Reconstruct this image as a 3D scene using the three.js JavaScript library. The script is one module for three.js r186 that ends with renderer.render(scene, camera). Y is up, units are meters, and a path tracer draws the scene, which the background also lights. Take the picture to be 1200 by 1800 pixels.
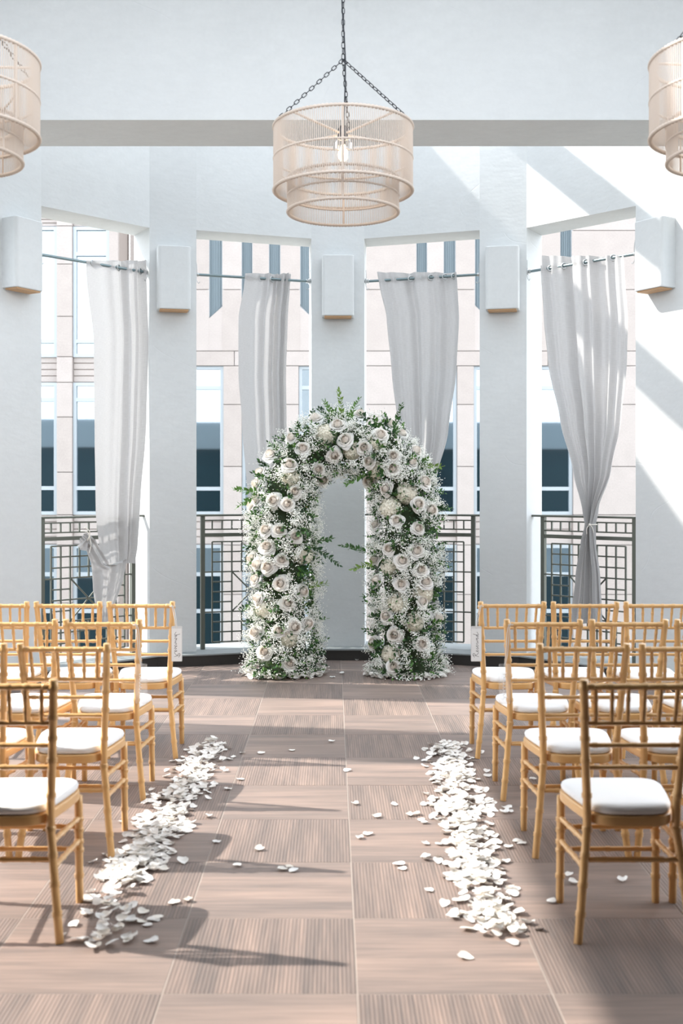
import * as THREE from 'three';
import { mergeGeometries } from 'three/addons/utils/BufferGeometryUtils.js';
import { RoundedBoxGeometry } from 'three/addons/geometries/RoundedBoxGeometry.js';
import { ImprovedNoise } from 'three/addons/math/ImprovedNoise.js';

// ---------------------------------------------------------------- camera, sky, sun, exposure
const V = (x, y, z) => new THREE.Vector3(x, y, z);
const scene = new THREE.Scene();
const FOCAL = 1950, EYE = 1.58, HX = 585, HY = 859;            // focal length in pixels of a 1200 x 1800 frame, eye height, vanishing point
const camera = new THREE.PerspectiveCamera(2 * Math.atan(900 / FOCAL) * 180 / Math.PI, 1200 / 1800, 0.1, 300);
camera.position.set(0, EYE, 0);
camera.lookAt(0, EYE, -10);
camera.setViewOffset(1200, 1800, 600 - HX, 900 - HY, 1200, 1800);
camera.focus = 9.2;
camera.userData.fStop = 2.8;
const renderer = new THREE.WebGLRenderer({ antialias: true });
renderer.shadowMap.enabled = true;
renderer.toneMapping = THREE.LinearToneMapping;
renderer.toneMappingExposure = 3.2;

{ // hazy bright daylight sky, the same all round, a little bluer overhead
  const W = 64, H = 32, d = new Float32Array(W * H * 4);
  for (let y = 0; y < H; y++) for (let x = 0; x < W; x++) {
    const el = ((y + 0.5) / H - 0.5) * Math.PI, t = Math.max(0, Math.sin(el)), o = (y * W + x) * 4;
    const b = el < 0 ? 0.5 : 1.6 - 0.85 * t;
    d[o] = b * (0.94 - 0.06 * t); d[o + 1] = b * (0.98 - 0.02 * t); d[o + 2] = b * (1.03 + 0.03 * t); d[o + 3] = 1;
  }
  const t = new THREE.DataTexture(d, W, H, THREE.RGBAFormat, THREE.FloatType);
  t.mapping = THREE.EquirectangularReflectionMapping; t.magFilter = THREE.LinearFilter; t.needsUpdate = true;
  scene.background = t; scene.environment = t;
}
const sun = new THREE.DirectionalLight(new THREE.Color(1.0, 0.95, 0.88), 2.5);
sun.name = 'sun';
sun.position.set(-20, 18.4, -3 - 7);
sun.target.position.set(0, 0, -7);
sun.castShadow = true; sun.shadow.radius = 1.6;
Object.assign(sun.shadow.camera, { left: -14, right: 14, top: 14, bottom: -14, near: 1, far: 60 });
sun.shadow.mapSize.set(4096, 4096);
scene.add(sun, sun.target);

// ---------------------------------------------------------------- helpers
let seed = 1234567;
const rnd = () => { seed = (seed + 0x6d2b79f5) | 0; let t = Math.imul(seed ^ (seed >>> 15), 1 | seed); t = (t + Math.imul(t ^ (t >>> 7), 61 | t)) ^ t; return ((t ^ (t >>> 14)) >>> 0) / 4294967296; };
const rr = (a, b) => a + (b - a) * rnd();
const gauss = () => Math.sqrt(-2 * Math.log(1 - rnd() * 0.9999)) * Math.cos(6.2832 * rnd());
const noise = new ImprovedNoise();
const used = {};
const numbered = (n) => { const k = used[n] = (used[n] ?? -1) + 1; return k ? n + '_' + String(k).padStart(3, '0') : n; };
function shade(o) { o.traverse((m) => { if (m.isMesh) { m.castShadow = true; m.receiveShadow = true; } }); return o; }
function thing(name, label, category, at = [0, 0, 0], turn = 0, group) {
  const o = new THREE.Group(); o.name = numbered(name); o.position.set(...at); o.rotation.y = turn;
  o.userData = { label, category }; if (group) o.userData.group = group;
  scene.add(o); return o;
}
function part(name, geo, mat, parent, label) {
  const m = new THREE.Mesh(Array.isArray(geo) ? mergeAll(geo) : geo, mat); m.name = name;
  m.castShadow = m.receiveShadow = true; if (label) m.userData.label = label;
  parent.add(m); return m;
}
function struct(name, geo, mat, parent) {
  const m = new THREE.Mesh(Array.isArray(geo) ? mergeAll(geo) : geo, mat); m.name = parent ? name : numbered(name);
  m.castShadow = m.receiveShadow = true; (parent ?? scene).add(m); if (!parent) m.userData.kind = 'structure'; return m;
}
function mergeAll(list) {
  const l = list.map((g) => { g = g.index ? g.toNonIndexed() : g; for (const k of Object.keys(g.attributes)) if (!['position', 'normal', 'uv', 'color'].includes(k)) g.deleteAttribute(k); return g; });
  return mergeGeometries(l);
}
const box = (x0, x1, y0, y1, z0, z1) => new THREE.BoxGeometry(x1 - x0, y1 - y0, z1 - z0).translate((x0 + x1) / 2, (y0 + y1) / 2, (z0 + z1) / 2);
const metreUV = (g) => { // uv in metres from the dominant face direction
  g = g.index ? g.toNonIndexed() : g; const p = g.attributes.position, n = g.attributes.normal, uv = new Float32Array(p.count * 2);
  for (let i = 0; i < p.count; i++) {
    const nx = n.getX(i), ny = Math.abs(n.getY(i)), nz = n.getZ(i);
    if (ny > 0.7) { uv[2 * i] = p.getX(i); uv[2 * i + 1] = p.getZ(i); } else {
      const l = Math.hypot(nx, nz) || 1; uv[2 * i] = (p.getX(i) * nz - p.getZ(i) * nx) / l; uv[2 * i + 1] = p.getY(i);
    }
  }
  g.setAttribute('uv', new THREE.BufferAttribute(uv, 2)); return g;
};
// prism: plan polygon [[x,z]...] raised from y0 to y1
function prism(plan, y0, y1) {
  const s = new THREE.Shape(plan.map(([x, z]) => new THREE.Vector2(x, -z)));
  return metreUV(new THREE.ExtrudeGeometry(s, { depth: y1 - y0, bevelEnabled: false }).rotateX(-Math.PI / 2).translate(0, y0, 0));
}
// a rod swept along points with radius r(t), t 0..1; closed ends
function rod(pts, r, sides = 8, steps) {
  const c = pts.length > 2 ? new THREE.CatmullRomCurve3(pts) : new THREE.LineCurve3(pts[0], pts[1]);
  const ts = steps ?? (pts.length > 2 ? Array.from({ length: 13 }, (_, i) => i / 12) : [0, 1]);
  const pos = [], uv = [], idx = [], ref = Math.abs(c.getTangent(0.5).y) > 0.8 ? V(0, 0, 1) : V(0, 1, 0), L = c.getLength();
  const rad = typeof r === 'function' ? r : () => r;
  ts.forEach((t) => {
    const p = c.getPoint(t), d = c.getTangent(t), a = ref.clone().cross(d).normalize(), b = d.clone().cross(a).normalize(), q = rad(t);
    for (let k = 0; k <= sides; k++) { const f = k / sides * 2 * Math.PI, v = p.clone().addScaledVector(a, Math.cos(f) * q).addScaledVector(b, Math.sin(f) * q); pos.push(v.x, v.y, v.z); uv.push(k / sides * 0.1, t * L); }
  });
  const n = sides + 1;
  for (let i = 0; i < ts.length - 1; i++) for (let k = 0; k < sides; k++) { const a = i * n + k; idx.push(a, a + n, a + 1, a + 1, a + n, a + n + 1); }
  for (const [row, flip] of [[0, 1], [ts.length - 1, 0]]) for (let k = 1; k < sides - 1; k++) { const a = row * n; flip ? idx.push(a, a + k, a + k + 1) : idx.push(a, a + k + 1, a + k); }
  const g = new THREE.BufferGeometry(); g.setAttribute('position', new THREE.Float32BufferAttribute(pos, 3)); g.setAttribute('uv', new THREE.Float32BufferAttribute(uv, 2)); g.setIndex(idx); g.computeVertexNormals();
  return g;
}
// bamboo-turned rod: little raised double nodes at the given fractions
function bamboo(pts, r, nodes, sides = 10, taper = 0) {
  const ts = new Set([0, 1]), L = pts.slice(1).reduce((s, p, i) => s + p.distanceTo(pts[i]), 0), w = 0.006 / L;
  for (let i = 1; i < 10; i++) ts.add(i / 10);
  for (const n of nodes) for (const k of [-1.6, -0.8, 0, 0.8, 1.6]) ts.add(Math.min(0.999, Math.max(0.001, n + k * w)));
  const rad = (t) => { let q = r * (1 - taper * t); for (const n of nodes) { const e = Math.abs(t - n) / w; if (e < 0.3) q *= 1.06; else if (e < 1.2) q *= 1.27; } return q; };
  return rod(pts, rad, sides, [...ts].sort((a, b) => a - b));
}
function sheet(nu, nv, f) { // f(u,v) -> Vector3
  const pos = [], uv = [], idx = [];
  for (let j = 0; j <= nv; j++) for (let i = 0; i <= nu; i++) { const p = f(i / nu, j / nv); pos.push(p.x, p.y, p.z); uv.push(i / nu, j / nv); }
  for (let j = 0; j < nv; j++) for (let i = 0; i < nu; i++) { const a = j * (nu + 1) + i; idx.push(a, a + nu + 1, a + 1, a + 1, a + nu + 1, a + nu + 2); }
  const g = new THREE.BufferGeometry(); g.setAttribute('position', new THREE.Float32BufferAttribute(pos, 3)); g.setAttribute('uv', new THREE.Float32BufferAttribute(uv, 2)); g.setIndex(idx); g.computeVertexNormals(); return g;
}
const floorAt = (px, py) => { const s = (py - HY) / EYE; return [(px - HX) / s, -FOCAL / s]; };
function lerpKeys(keys, t) { // keys [[t, a, b..]...]
  let i = 0; while (i < keys.length - 2 && t > keys[i + 1][0]) i++;
  const a = keys[i], b = keys[i + 1], f = Math.min(1, Math.max(0, (t - a[0]) / (b[0] - a[0]))), s = f * f * (3 - 2 * f) * 0.5 + f * 0.5;
  return Array.from({ length: Math.max(a.length, b.length) - 1 }, (_, k) => (a[k + 1] ?? 0) + ((b[k + 1] ?? 0) - (a[k + 1] ?? 0)) * s);
}

// ---------------------------------------------------------------- textures
function dataTex(n, m, fn, srgb, repeat = [1, 1]) {
  const d = new Uint8Array(n * m * 4);
  for (let y = 0; y < m; y++) for (let x = 0; x < n; x++) { const c = fn(x / n, y / m, x, y), o = (y * n + x) * 4; for (let k = 0; k < 3; k++) d[o + k] = Math.max(0, Math.min(255, Array.isArray(c) ? c[k] : c)); d[o + 3] = 255; }
  const t = new THREE.DataTexture(d, n, m); t.wrapS = t.wrapT = THREE.RepeatWrapping; t.magFilter = THREE.LinearFilter; t.minFilter = THREE.LinearMipmapLinearFilter; t.generateMipmaps = true;
  if (srgb) t.colorSpace = THREE.SRGBColorSpace; t.repeat.set(...repeat); t.needsUpdate = true; return t;
}
// periodic noise
const pn = (x, y, p, z = 0) => { // blend for tiling, period p
  const fx = ((x % p) + p) % p, fy = ((y % p) + p) % p, a = fx / p, b = fy / p;
  return (noise.noise(fx, fy, z) * (1 - a) + noise.noise(fx - p, fy, z) * a) * (1 - b) + (noise.noise(fx, fy - p, z) * (1 - a) + noise.noise(fx - p, fy - p, z) * a) * b;
};
const stuccoBump = dataTex(1024, 1024, (u, v) => {
  const w = pn(u * 5, v * 5, 5, 7) * 0.9;
  let h = 0.5 + 0.16 * pn((u * 26 + w), v * 70, 70, 1.3) * 1.2 + 0.10 * pn(u * 90, v * 140, 140, 4.4) + 0.16 * pn(u * 9, v * 14, 14, 9.1);
  const crack = Math.abs(pn(u * 4 + 3, v * 4, 4, 21.7) - 0.02); if (crack < 0.006 && pn(u * 3, v * 3, 3, 33) > 0.15) h -= 0.25;
  return 255 * h;
}, false, [0.5, 0.5]);
const stuccoColor = dataTex(512, 512, (u, v) => {
  const n = pn(u * 6, v * 6, 6, 2) * 5 + pn(u * 24, v * 40, 40, 5) * 4 + pn(u * 90, v * 90, 90, 8) * 3; const b = 211 + n; return [b - 2, b + 1, b + 2];
}, true, [0.4, 0.4]);
const M = {};
M.wall = new THREE.MeshStandardMaterial({ map: stuccoColor, bumpMap: stuccoBump, bumpScale: 0.0028, roughness: 0.85 });
M.exterior = new THREE.MeshStandardMaterial({ color: 0xbfc2c4, bumpMap: stuccoBump, bumpScale: 0.006, roughness: 0.9 });
M.ledgeTop = new THREE.MeshStandardMaterial({ color: 0x8f9596, bumpMap: stuccoBump, bumpScale: 0.004, roughness: 0.8 });
M.curb = new THREE.MeshStandardMaterial({ color: 0x322f2d, bumpMap: stuccoBump, bumpScale: 0.003, roughness: 0.7 });
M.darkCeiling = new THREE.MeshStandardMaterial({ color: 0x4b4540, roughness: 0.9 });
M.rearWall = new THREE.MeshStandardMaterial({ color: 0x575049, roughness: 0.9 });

// ---------------------------------------------------------------- the round wall: piers and lintels
const CX = 0.046, C = [CX, -7.3], WT = 0.36, LIN = 3.92, LEDGE = 0.104, TOP = 5.8;
const half = [[0.2475, -10.38], [1.281, -10.04], [1.69, -9.95], [2.458, -9.18], [2.74, -8.72], [3.03, -7.76], [3.15, -7.0]];
const inner = [...half.map(([x, z]) => [CX - x, z]).reverse(), ...half.map(([x, z]) => [CX + x, z])]; // left to right, 14 points
const outward = (p, d) => { const dx = p[0] - C[0], dz = p[1] - C[1], l = Math.hypot(dx, dz); return [p[0] + dx / l * d, p[1] + dz / l * d]; };
const roundWall = new THREE.Group(); roundWall.name = 'wall_back'; roundWall.userData.kind = 'structure'; scene.add(roundWall);
for (let i = 0; i < 13; i++) {
  const a = inner[i], b = inner[i + 1], plan = [a, b, outward(b, WT), outward(a, WT)];
  const pier = i % 2 === 0, top = i >= 8 ? 4.95 : TOP; // facets: 0 pier, 1 opening, 2 pier ...
  if (pier) struct('pier', prism(plan, LEDGE - 0.1, top), M.wall, roundWall);
  else struct('lintel', prism(plan, LIN, top), M.wall, roundWall);
}
{ // ledge: dark kerb face with a pale top, following the wall
  const top = [], dark = [];
  for (let i = 0; i < 13; i++) {
    const a = inner[i], b = inner[i + 1];
    dark.push(prism([outward(a, -0.17), outward(b, -0.17), outward(b, 0.1), outward(a, 0.1)], 0, LEDGE - 0.012));
    top.push(prism([outward(a, -0.18), outward(b, -0.18), outward(b, WT + 0.12), outward(a, WT + 0.12)], LEDGE - 0.012, LEDGE));
  }
  struct('trim_1', dark, M.curb); struct('trim_2', top, M.ledgeTop);
}
// hall: straight side walls, front beam, roof, rear
const XL = CX - 3.15, XR = CX + 3.15;
struct('wall_left', [metreUV(box(XL - 0.36, XL, LIN, 6.6, -7.0, -2.9))], M.wall);
for (const [n, x] of [['left', XL - 0.36], ['right', XR]]) struct('wall_hall_' + n, metreUV(box(x, x + 0.36, 0, n === 'left' ? LIN : 3.3, n === 'left' ? -3.55 : -3.7, 3)), M.rearWall);
struct('wall_right', metreUV(box(XR, XR + 0.36, LIN, 5.62, -7.0, -3.7)), M.wall);
struct('wall_rear', metreUV(box(XL - 0.36, XR + 0.36, 0, 3.3, 3, 3.3)), M.rearWall);
struct('wall_front', metreUV(box(XL - 0.3, XR + 0.3, 4.0, 6.4, -7.84, -7.28)), M.wall);   // the deep beam
struct('ceiling', metreUV(box(XL, XR, 3.22, 3.42, -3.5, 3)), M.darkCeiling);   // the low porch roof over the camera
struct('ceiling', metreUV(box(XL - 0.36, XR + 0.36, 5.83, 6.0, -7.5, -5.3)), M.wall);   // roof strip along the beam, carried by the cross-beams
for (const z of [-6.0, -5.03]) struct('trim_3', metreUV(box(XL - 0.1, XR + 0.1, 5.62, 5.82, z - 0.07, z + 0.07)), M.wall);
for (const [x, z] of [[0.337, -9.88], [-1.13, -9.52]]) { // roof rafters across the round court
  const d = [-0.42, 0.907], n = [0.907 * 0.12, 0.42 * 0.12], a = [x - d[0] * 0.75, z - d[1] * 0.75], b = [x + d[0] * 2.1, z + d[1] * 2.1];
  struct('trim_4', prism([[a[0] - n[0], a[1] - n[1]], [a[0] + n[0], a[1] + n[1]], [b[0] + n[0], b[1] + n[1]], [b[0] - n[0], b[1] - n[1]]], 5.78, 5.98), M.wall);
}

// ---------------------------------------------------------------- floor of wood-look tiles laid in alternating directions
const T = 0.61;
function plank(k) { // streaks along v
  const o = k * 13.7, cols = Array.from({ length: 8 }, (_, i) => noise.noise(i * 1.7, o, 3.3));
  return (u, v) => {
    const b = Math.floor(u * 7), s = cols[b] * 16 + noise.noise(u * 7, v * 0.9 + o, 1) * 15 + noise.noise(u * 28, v * 1.6, o) * 13 + noise.noise(u * 90, v * 3, o + 5) * 11 + noise.noise(u * 220, v * 8, o) * 7;
    return s;
  };
}
const tileMats = { ribbed: [], smooth: [] };
for (let k = 0; k < 5; k++) {
  const st = plank(k), RIB = 45;
  const rib = (u) => 0.5 + 0.5 * Math.sin(u * RIB * 2 * Math.PI);
  const col = (amp) => (u, v) => { const s = st(u, v) * 0.85, g = 1 - amp * Math.pow(1 - rib(u), 2.0); const w = Math.min(1, Math.max(-1, s / 22)) * 5; return [(138 + s + w * 1.3) * g, (122 + s) * g, (114 + s - w * 0.8) * g]; };
  const cr = dataTex(1024, 256, col(0.16), true), cs = dataTex(512, 256, col(0.0), true);
  const br = dataTex(1024, 64, (u) => 255 * Math.min(1, rib(u) * 1.3), false), bs = dataTex(512, 64, (u, v) => 128 + noise.noise(u * 60, v * 4, k) * 60 + noise.noise(u * 160, v * 6, k) * 40, false);
  tileMats.ribbed.push(new THREE.MeshStandardMaterial({ map: cr, bumpMap: br, bumpScale: 0.0009, roughness: 0.55 }));
  tileMats.smooth.push(new THREE.MeshStandardMaterial({ map: cs, bumpMap: bs, bumpScale: 0.0006, roughness: 0.5 }));
}
const floor = new THREE.Group(); floor.name = 'floor'; floor.userData.kind = 'structure'; scene.add(floor);
struct('grout_bed', metreUV(box(XL - 0.3, XR + 0.3, -0.2, -0.0014, -10.5, 3)), new THREE.MeshStandardMaterial({ color: 0xa89d94, roughness: 0.9 }), floor);
{
  const tile = new RoundedBoxGeometry(T - 0.004, 0.03, T - 0.004, 1, 0.0015).translate(0, -0.015, 0);
  { const p = tile.attributes.position, uv = tile.attributes.uv; for (let i = 0; i < p.count; i++) uv.setXY(i, p.getX(i) / T + 0.5, p.getZ(i) / T + 0.5); }
  const X0 = 0.0756, Z0 = -3.47;
  for (let j = -6; j < 12; j++) for (let i = -6; i < 6; i++) {
    const x = X0 + (i + 0.5) * T, z = Z0 - (j + 0.5) * T;
    if (x < XL - 0.1 || x > XR + 0.1) continue;
    if (z < -7.3 && Math.hypot(x - C[0], z - C[1]) > 3.35) continue;
    const ribbed = ((i + j) % 2 + 2) % 2 === 1, mats = ribbed ? tileMats.ribbed : tileMats.smooth;
    const m = part('tile', tile, mats[Math.floor(rnd() * 5)], floor);
    m.position.set(x, (rnd() - 0.5) * 0.0006, z); m.rotation.y = (ribbed ? 0 : Math.PI / 2) + (rnd() < 0.5 ? Math.PI : 0);
  }
}

// ---------------------------------------------------------------- chairs
const goldBump = dataTex(64, 256, (u, v) => 128 + pn(u * 6, v * 10, 10, 3) * 60, false, [6, 6]);
M.gold = new THREE.MeshPhysicalMaterial({ color: 0xe4b475, roughness: 0.32, metalness: 0.1, clearcoat: 0.5, clearcoatRoughness: 0.3, bumpMap: goldBump, bumpScale: 0.0004 });
M.cushion = new THREE.MeshPhysicalMaterial({ color: 0xf6f5f4, roughness: 0.75, sheen: 0.3, sheenRoughness: 0.6, sheenColor: new THREE.Color(1, 1, 1) });
const seatOutline = (grow = 0) => { // plan outline of the seat, front (−z) wide and rounded, rear narrow
  const pts = [], N = 40;
  for (let k = 0; k < N; k++) {
    const a = k / N * 2 * Math.PI, c = Math.cos(a), s = Math.sin(a), e = 0.42;
    const sx = Math.sign(c) * Math.pow(Math.abs(c), e), sz = Math.sign(s) * Math.pow(Math.abs(s), e), z = sz * (0.2 + grow), w = 0.2 - 0.028 * (sz + 1) - 0.012 * Math.max(0, sz) ** 2;
    pts.push([sx * (w + grow), z - 0.012]);
  }
  return pts;
};
function pad(outline, layers) { // layers: [scaleInset, y]; closed top and bottom
  const pos = [], idx = [], n = outline.length;
  for (const [inset, y] of layers) for (const [x, z] of outline) { const l = Math.hypot(x, z), k = Math.max(0.02, 1 - inset / l); pos.push(x * k, y, z * k); }
  for (let j = 0; j < layers.length - 1; j++) for (let i = 0; i < n; i++) { const a = j * n + i, b = j * n + (i + 1) % n; idx.push(a, a + n, b, b, a + n, b + n); }
  for (const [row, up] of [[0, 0], [layers.length - 1, 1]]) { const c = pos.length / 3; pos.push(0, layers[row][1], 0); for (let i = 0; i < n; i++) { const a = row * n + i, b = row * n + (i + 1) % n; up ? idx.push(c, b, a) : idx.push(c, a, b); } }
  const g = new THREE.BufferGeometry(); g.setAttribute('position', new THREE.Float32BufferAttribute(pos, 3)); g.setIndex(idx); g.computeVertexNormals();
  g.setAttribute('uv', new THREE.Float32BufferAttribute(new Float32Array(pos.length / 3 * 2).map((_, i) => pos[Math.floor(i / 2) * 3 + (i % 2) * 2]), 2)); return g;
}
const GC = 'gold bamboo-turned banquet chairs';
function buildChair() {
  const t = new THREE.Group(); t.name = 'chiavari_chair';
  const postTop = 0.92, px = (y) => y < 0.42 ? 0.2 - 0.045 * Math.pow(y / 0.42, 0.9) : 0.155 + 0.03 * (y - 0.42) / 0.5, pz = (y) => y < 0.42 ? 0.2 - 0.05 * (y / 0.42) : 0.15 + 0.075 * Math.pow((y - 0.42) / 0.5, 1.2);
  for (const s of [-1, 1]) {
    const pts = [0, 0.14, 0.28, 0.42, 0.55, 0.68, 0.8, postTop].map((y) => V(s * px(y), y, pz(y)));
    const g = bamboo(pts, 0.0155, [0.1, 0.2, 0.3, 0.39, 0.52, 0.66, 0.75, 0.84, 0.965], 10);
    part('rear_leg', g, M.gold, t);
  }
  for (const s of [-1, 1]) part('front_leg', bamboo([V(s * 0.183, 0, -0.185), V(s * 0.18, 0.41, -0.175)], 0.015, [0.25, 0.49, 0.57, 0.68, 0.78], 10, -0.1), M.gold, t);
  part('seat_frame', pad(seatOutline(0.006), [[0.012, 0.4], [0.003, 0.402], [0, 0.406], [0, 0.432], [0.003, 0.437], [0.012, 0.44]]), M.gold, t);
  part('cushion', pad(seatOutline(0), [[0.006, 0.4405], [0.0, 0.446], [-0.003, 0.456], [0.002, 0.466], [0.012, 0.4715], [0.035, 0.4755], [0.09, 0.478], [0.15, 0.4785]]), M.cushion, t);
  const across = (y, r, nodes, x = px(y), z = pz(y)) => bamboo([V(-x, y, z), V(x, y, z)], r, nodes, 8);
  part('top_rail', across(0.895, 0.0115, [0.08, 0.25, 0.42, 0.58, 0.75, 0.92]), M.gold, t);
  for (const y of [0.765, 0.685, 0.605]) part('back_rail', across(y, 0.0085, [0.1, 0.5, 0.9]), M.gold, t);
  for (let k = 0; k < 6; k++) { const f = (k + 0.72) / 6.44 * 2 - 1; part('spindle', bamboo([V(f * px(0.765), 0.765, pz(0.765)), V(f * px(0.895), 0.895, pz(0.895))], 0.0075, [0.3, 0.66], 8), M.gold, t); }
  for (const s of [-1, 1]) for (const y of [0.33, 0.245]) part('stretcher', bamboo([V(s * 0.182, y - 0.005, -0.18), V(s * px(y), y + 0.01, pz(y))], 0.0095, [0.12, 0.38, 0.64, 0.9], 8), M.gold, t);
  for (const y of [0.29, 0.205]) part('stretcher', bamboo([V(-0.182, y, -0.18), V(0.182, y, -0.18)], 0.0095, [0.2, 0.5, 0.8], 8), M.gold, t);
  part('stretcher', across(0.28, 0.0095, [0.2, 0.5, 0.8]), M.gold, t);
  return t;
}
const proto = buildChair();
const ROWZ = [-6.88, -6.0, -5.13, -4.24].map((z) => z + 0.185);
const rowName = ['first row, nearest the floral arch', 'second row from the floral arch', 'third row from the floral arch', 'fourth row, nearest the camera'];
const chairSpots = [ // row, x, label
  [0, -1.12, 'front-row gold chair at the left side of the aisle, white tag on its post'],
  [0, -1.545, 'front-row gold chair left of the aisle, second from it, before the knotted curtain'],
  [0, -1.97, 'front-row gold chair left of the aisle, third from it, at the picture edge'],
  [1, -1.16, 'second-row gold chair at the left side of the aisle, clear tag on its post'],
  [1, -1.585, 'gold chair of the left second row, second from the aisle'],
  [2, -1.145, 'third-row gold chair at the left side of the aisle, beyond the nearest left chair'],
  [2, -1.585, 'gold chair of the left third row, second from the aisle, at the picture edge'],
  [3, -1.15, 'nearest gold chair left of the aisle, back dark in shade, at the picture edge'],
  [0, 1.045, 'front-row gold chair at the right side of the aisle, white tag on its post'],
  [0, 1.47, 'front-row gold chair right of the aisle, second from it, before the cord-tied curtain'],
  [0, 1.895, 'front-row gold chair right of the aisle, third from it, before the sunlit wall'],
  [1, 1.06, 'second-row gold chair at the right side of the aisle, clear tag on its post'],
  [1, 1.49, 'gold chair of the right second row, second from the aisle'],
  [1, 1.92, 'gold chair of the right second row, third from the aisle, at the picture edge'],
  [2, 1.065, 'third-row gold chair at the right side of the aisle, partly behind the nearest chair'],
  [2, 1.5, 'gold chair of the right third row, second from the aisle, behind the nearest chair'],
  [3, 1.05, 'nearest gold chair right of the aisle, whole white seat in view'],
  [3, 1.48, 'second gold chair of the nearest right row, only its seat corner in view'],
];
for (const [r, x, label] of chairSpots) {
  const c = proto.clone(); c.name = numbered('chiavari_chair'); c.position.set(x, 0, ROWZ[r]); c.rotation.y = (rnd() - 0.5) * 0.008;
  c.userData = { label, category: 'chair', group: GC }; scene.add(c);
}

// ---------------------------------------------------------------- reserved tags on the aisle chairs
function scriptCanvas(color, ground) {
  const c = document.createElement('canvas'); c.width = 512; c.height = 160; const x = c.getContext('2d');
  x.fillStyle = ground; x.fillRect(0, 0, 512, 160); x.strokeStyle = color; x.lineWidth = 5.5; x.lineCap = x.lineJoin = 'round';
  // hand-lettered 'Reserved' as pen strokes
  const S = [
    [[70, 118], [84, 70], [96, 32]], [[62, 52], [80, 30], [112, 24], [124, 40], [110, 62], [84, 72], [104, 92], [124, 116], [142, 112]],
    [[142, 112], [160, 96], [168, 82], [158, 76], [148, 94], [154, 114], [172, 110], [186, 98]],
    [[186, 98], [196, 80], [206, 92], [204, 112], [190, 116], [206, 112], [220, 100]],
    [[220, 100], [238, 90], [244, 80], [234, 76], [226, 94], [232, 114], [250, 108], [260, 96]],
    [[260, 96], [266, 80], [270, 86], [282, 84], [278, 104], [288, 114], [298, 100]],
    [[298, 100], [304, 82], [310, 112], [326, 98], [330, 80], [340, 88]],
    [[340, 96], [356, 90], [362, 80], [352, 76], [344, 94], [350, 114], [366, 108], [378, 98]],
    [[404, 84], [388, 80], [380, 100], [388, 114], [402, 100], [420, 46], [424, 30]], [[412, 80], [404, 104], [414, 116], [436, 104], [456, 92]],
  ];
  for (const s of S) {
    x.beginPath(); x.moveTo(...s[0]);
    for (let i = 1; i < s.length - 1; i++) x.quadraticCurveTo(s[i][0], s[i][1], (s[i][0] + s[i + 1][0]) / 2, (s[i][1] + s[i + 1][1]) / 2);
    x.lineTo(...s[s.length - 1]); x.stroke();
  }
  return c;
}
const scriptTex = new THREE.CanvasTexture(scriptCanvas('#2a2a2c', '#ecedee')); scriptTex.colorSpace = THREE.SRGBColorSpace;
M.tagPrint = new THREE.MeshStandardMaterial({ map: scriptTex, roughness: 0.35 });
M.tagPlain = new THREE.MeshPhysicalMaterial({ color: 0xeeeff0, roughness: 0.4, transmission: 0.25 });
M.acrylic = new THREE.MeshPhysicalMaterial({ color: 0xffffff, roughness: 0.12, transmission: 0.92 });
M.ribbon = new THREE.MeshPhysicalMaterial({ color: 0xf3f1ee, roughness: 0.7, transmission: 0.2 });
M.whiteInk = new THREE.MeshStandardMaterial({ color: 0xffffff, roughness: 0.8 });
function tagShape(w, h, d) { // plate in xy with a hole at the top
  const s = new THREE.Shape(), r = 0.006, a = w / 2, b = h;
  s.moveTo(-a + r, 0); s.lineTo(a - r, 0); s.quadraticCurveTo(a, 0, a, r); s.lineTo(a, b - r); s.quadraticCurveTo(a, b, a - r, b); s.lineTo(-a + r, b); s.quadraticCurveTo(-a, b, -a, b - r); s.lineTo(-a, r); s.quadraticCurveTo(-a, 0, -a + r, 0);
  const hole = new THREE.Path(); hole.absarc(0, b - 0.012, 0.003, 0, Math.PI * 2); s.holes.push(hole);
  return new THREE.ExtrudeGeometry(s, { depth: d, bevelEnabled: false });
}
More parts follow.
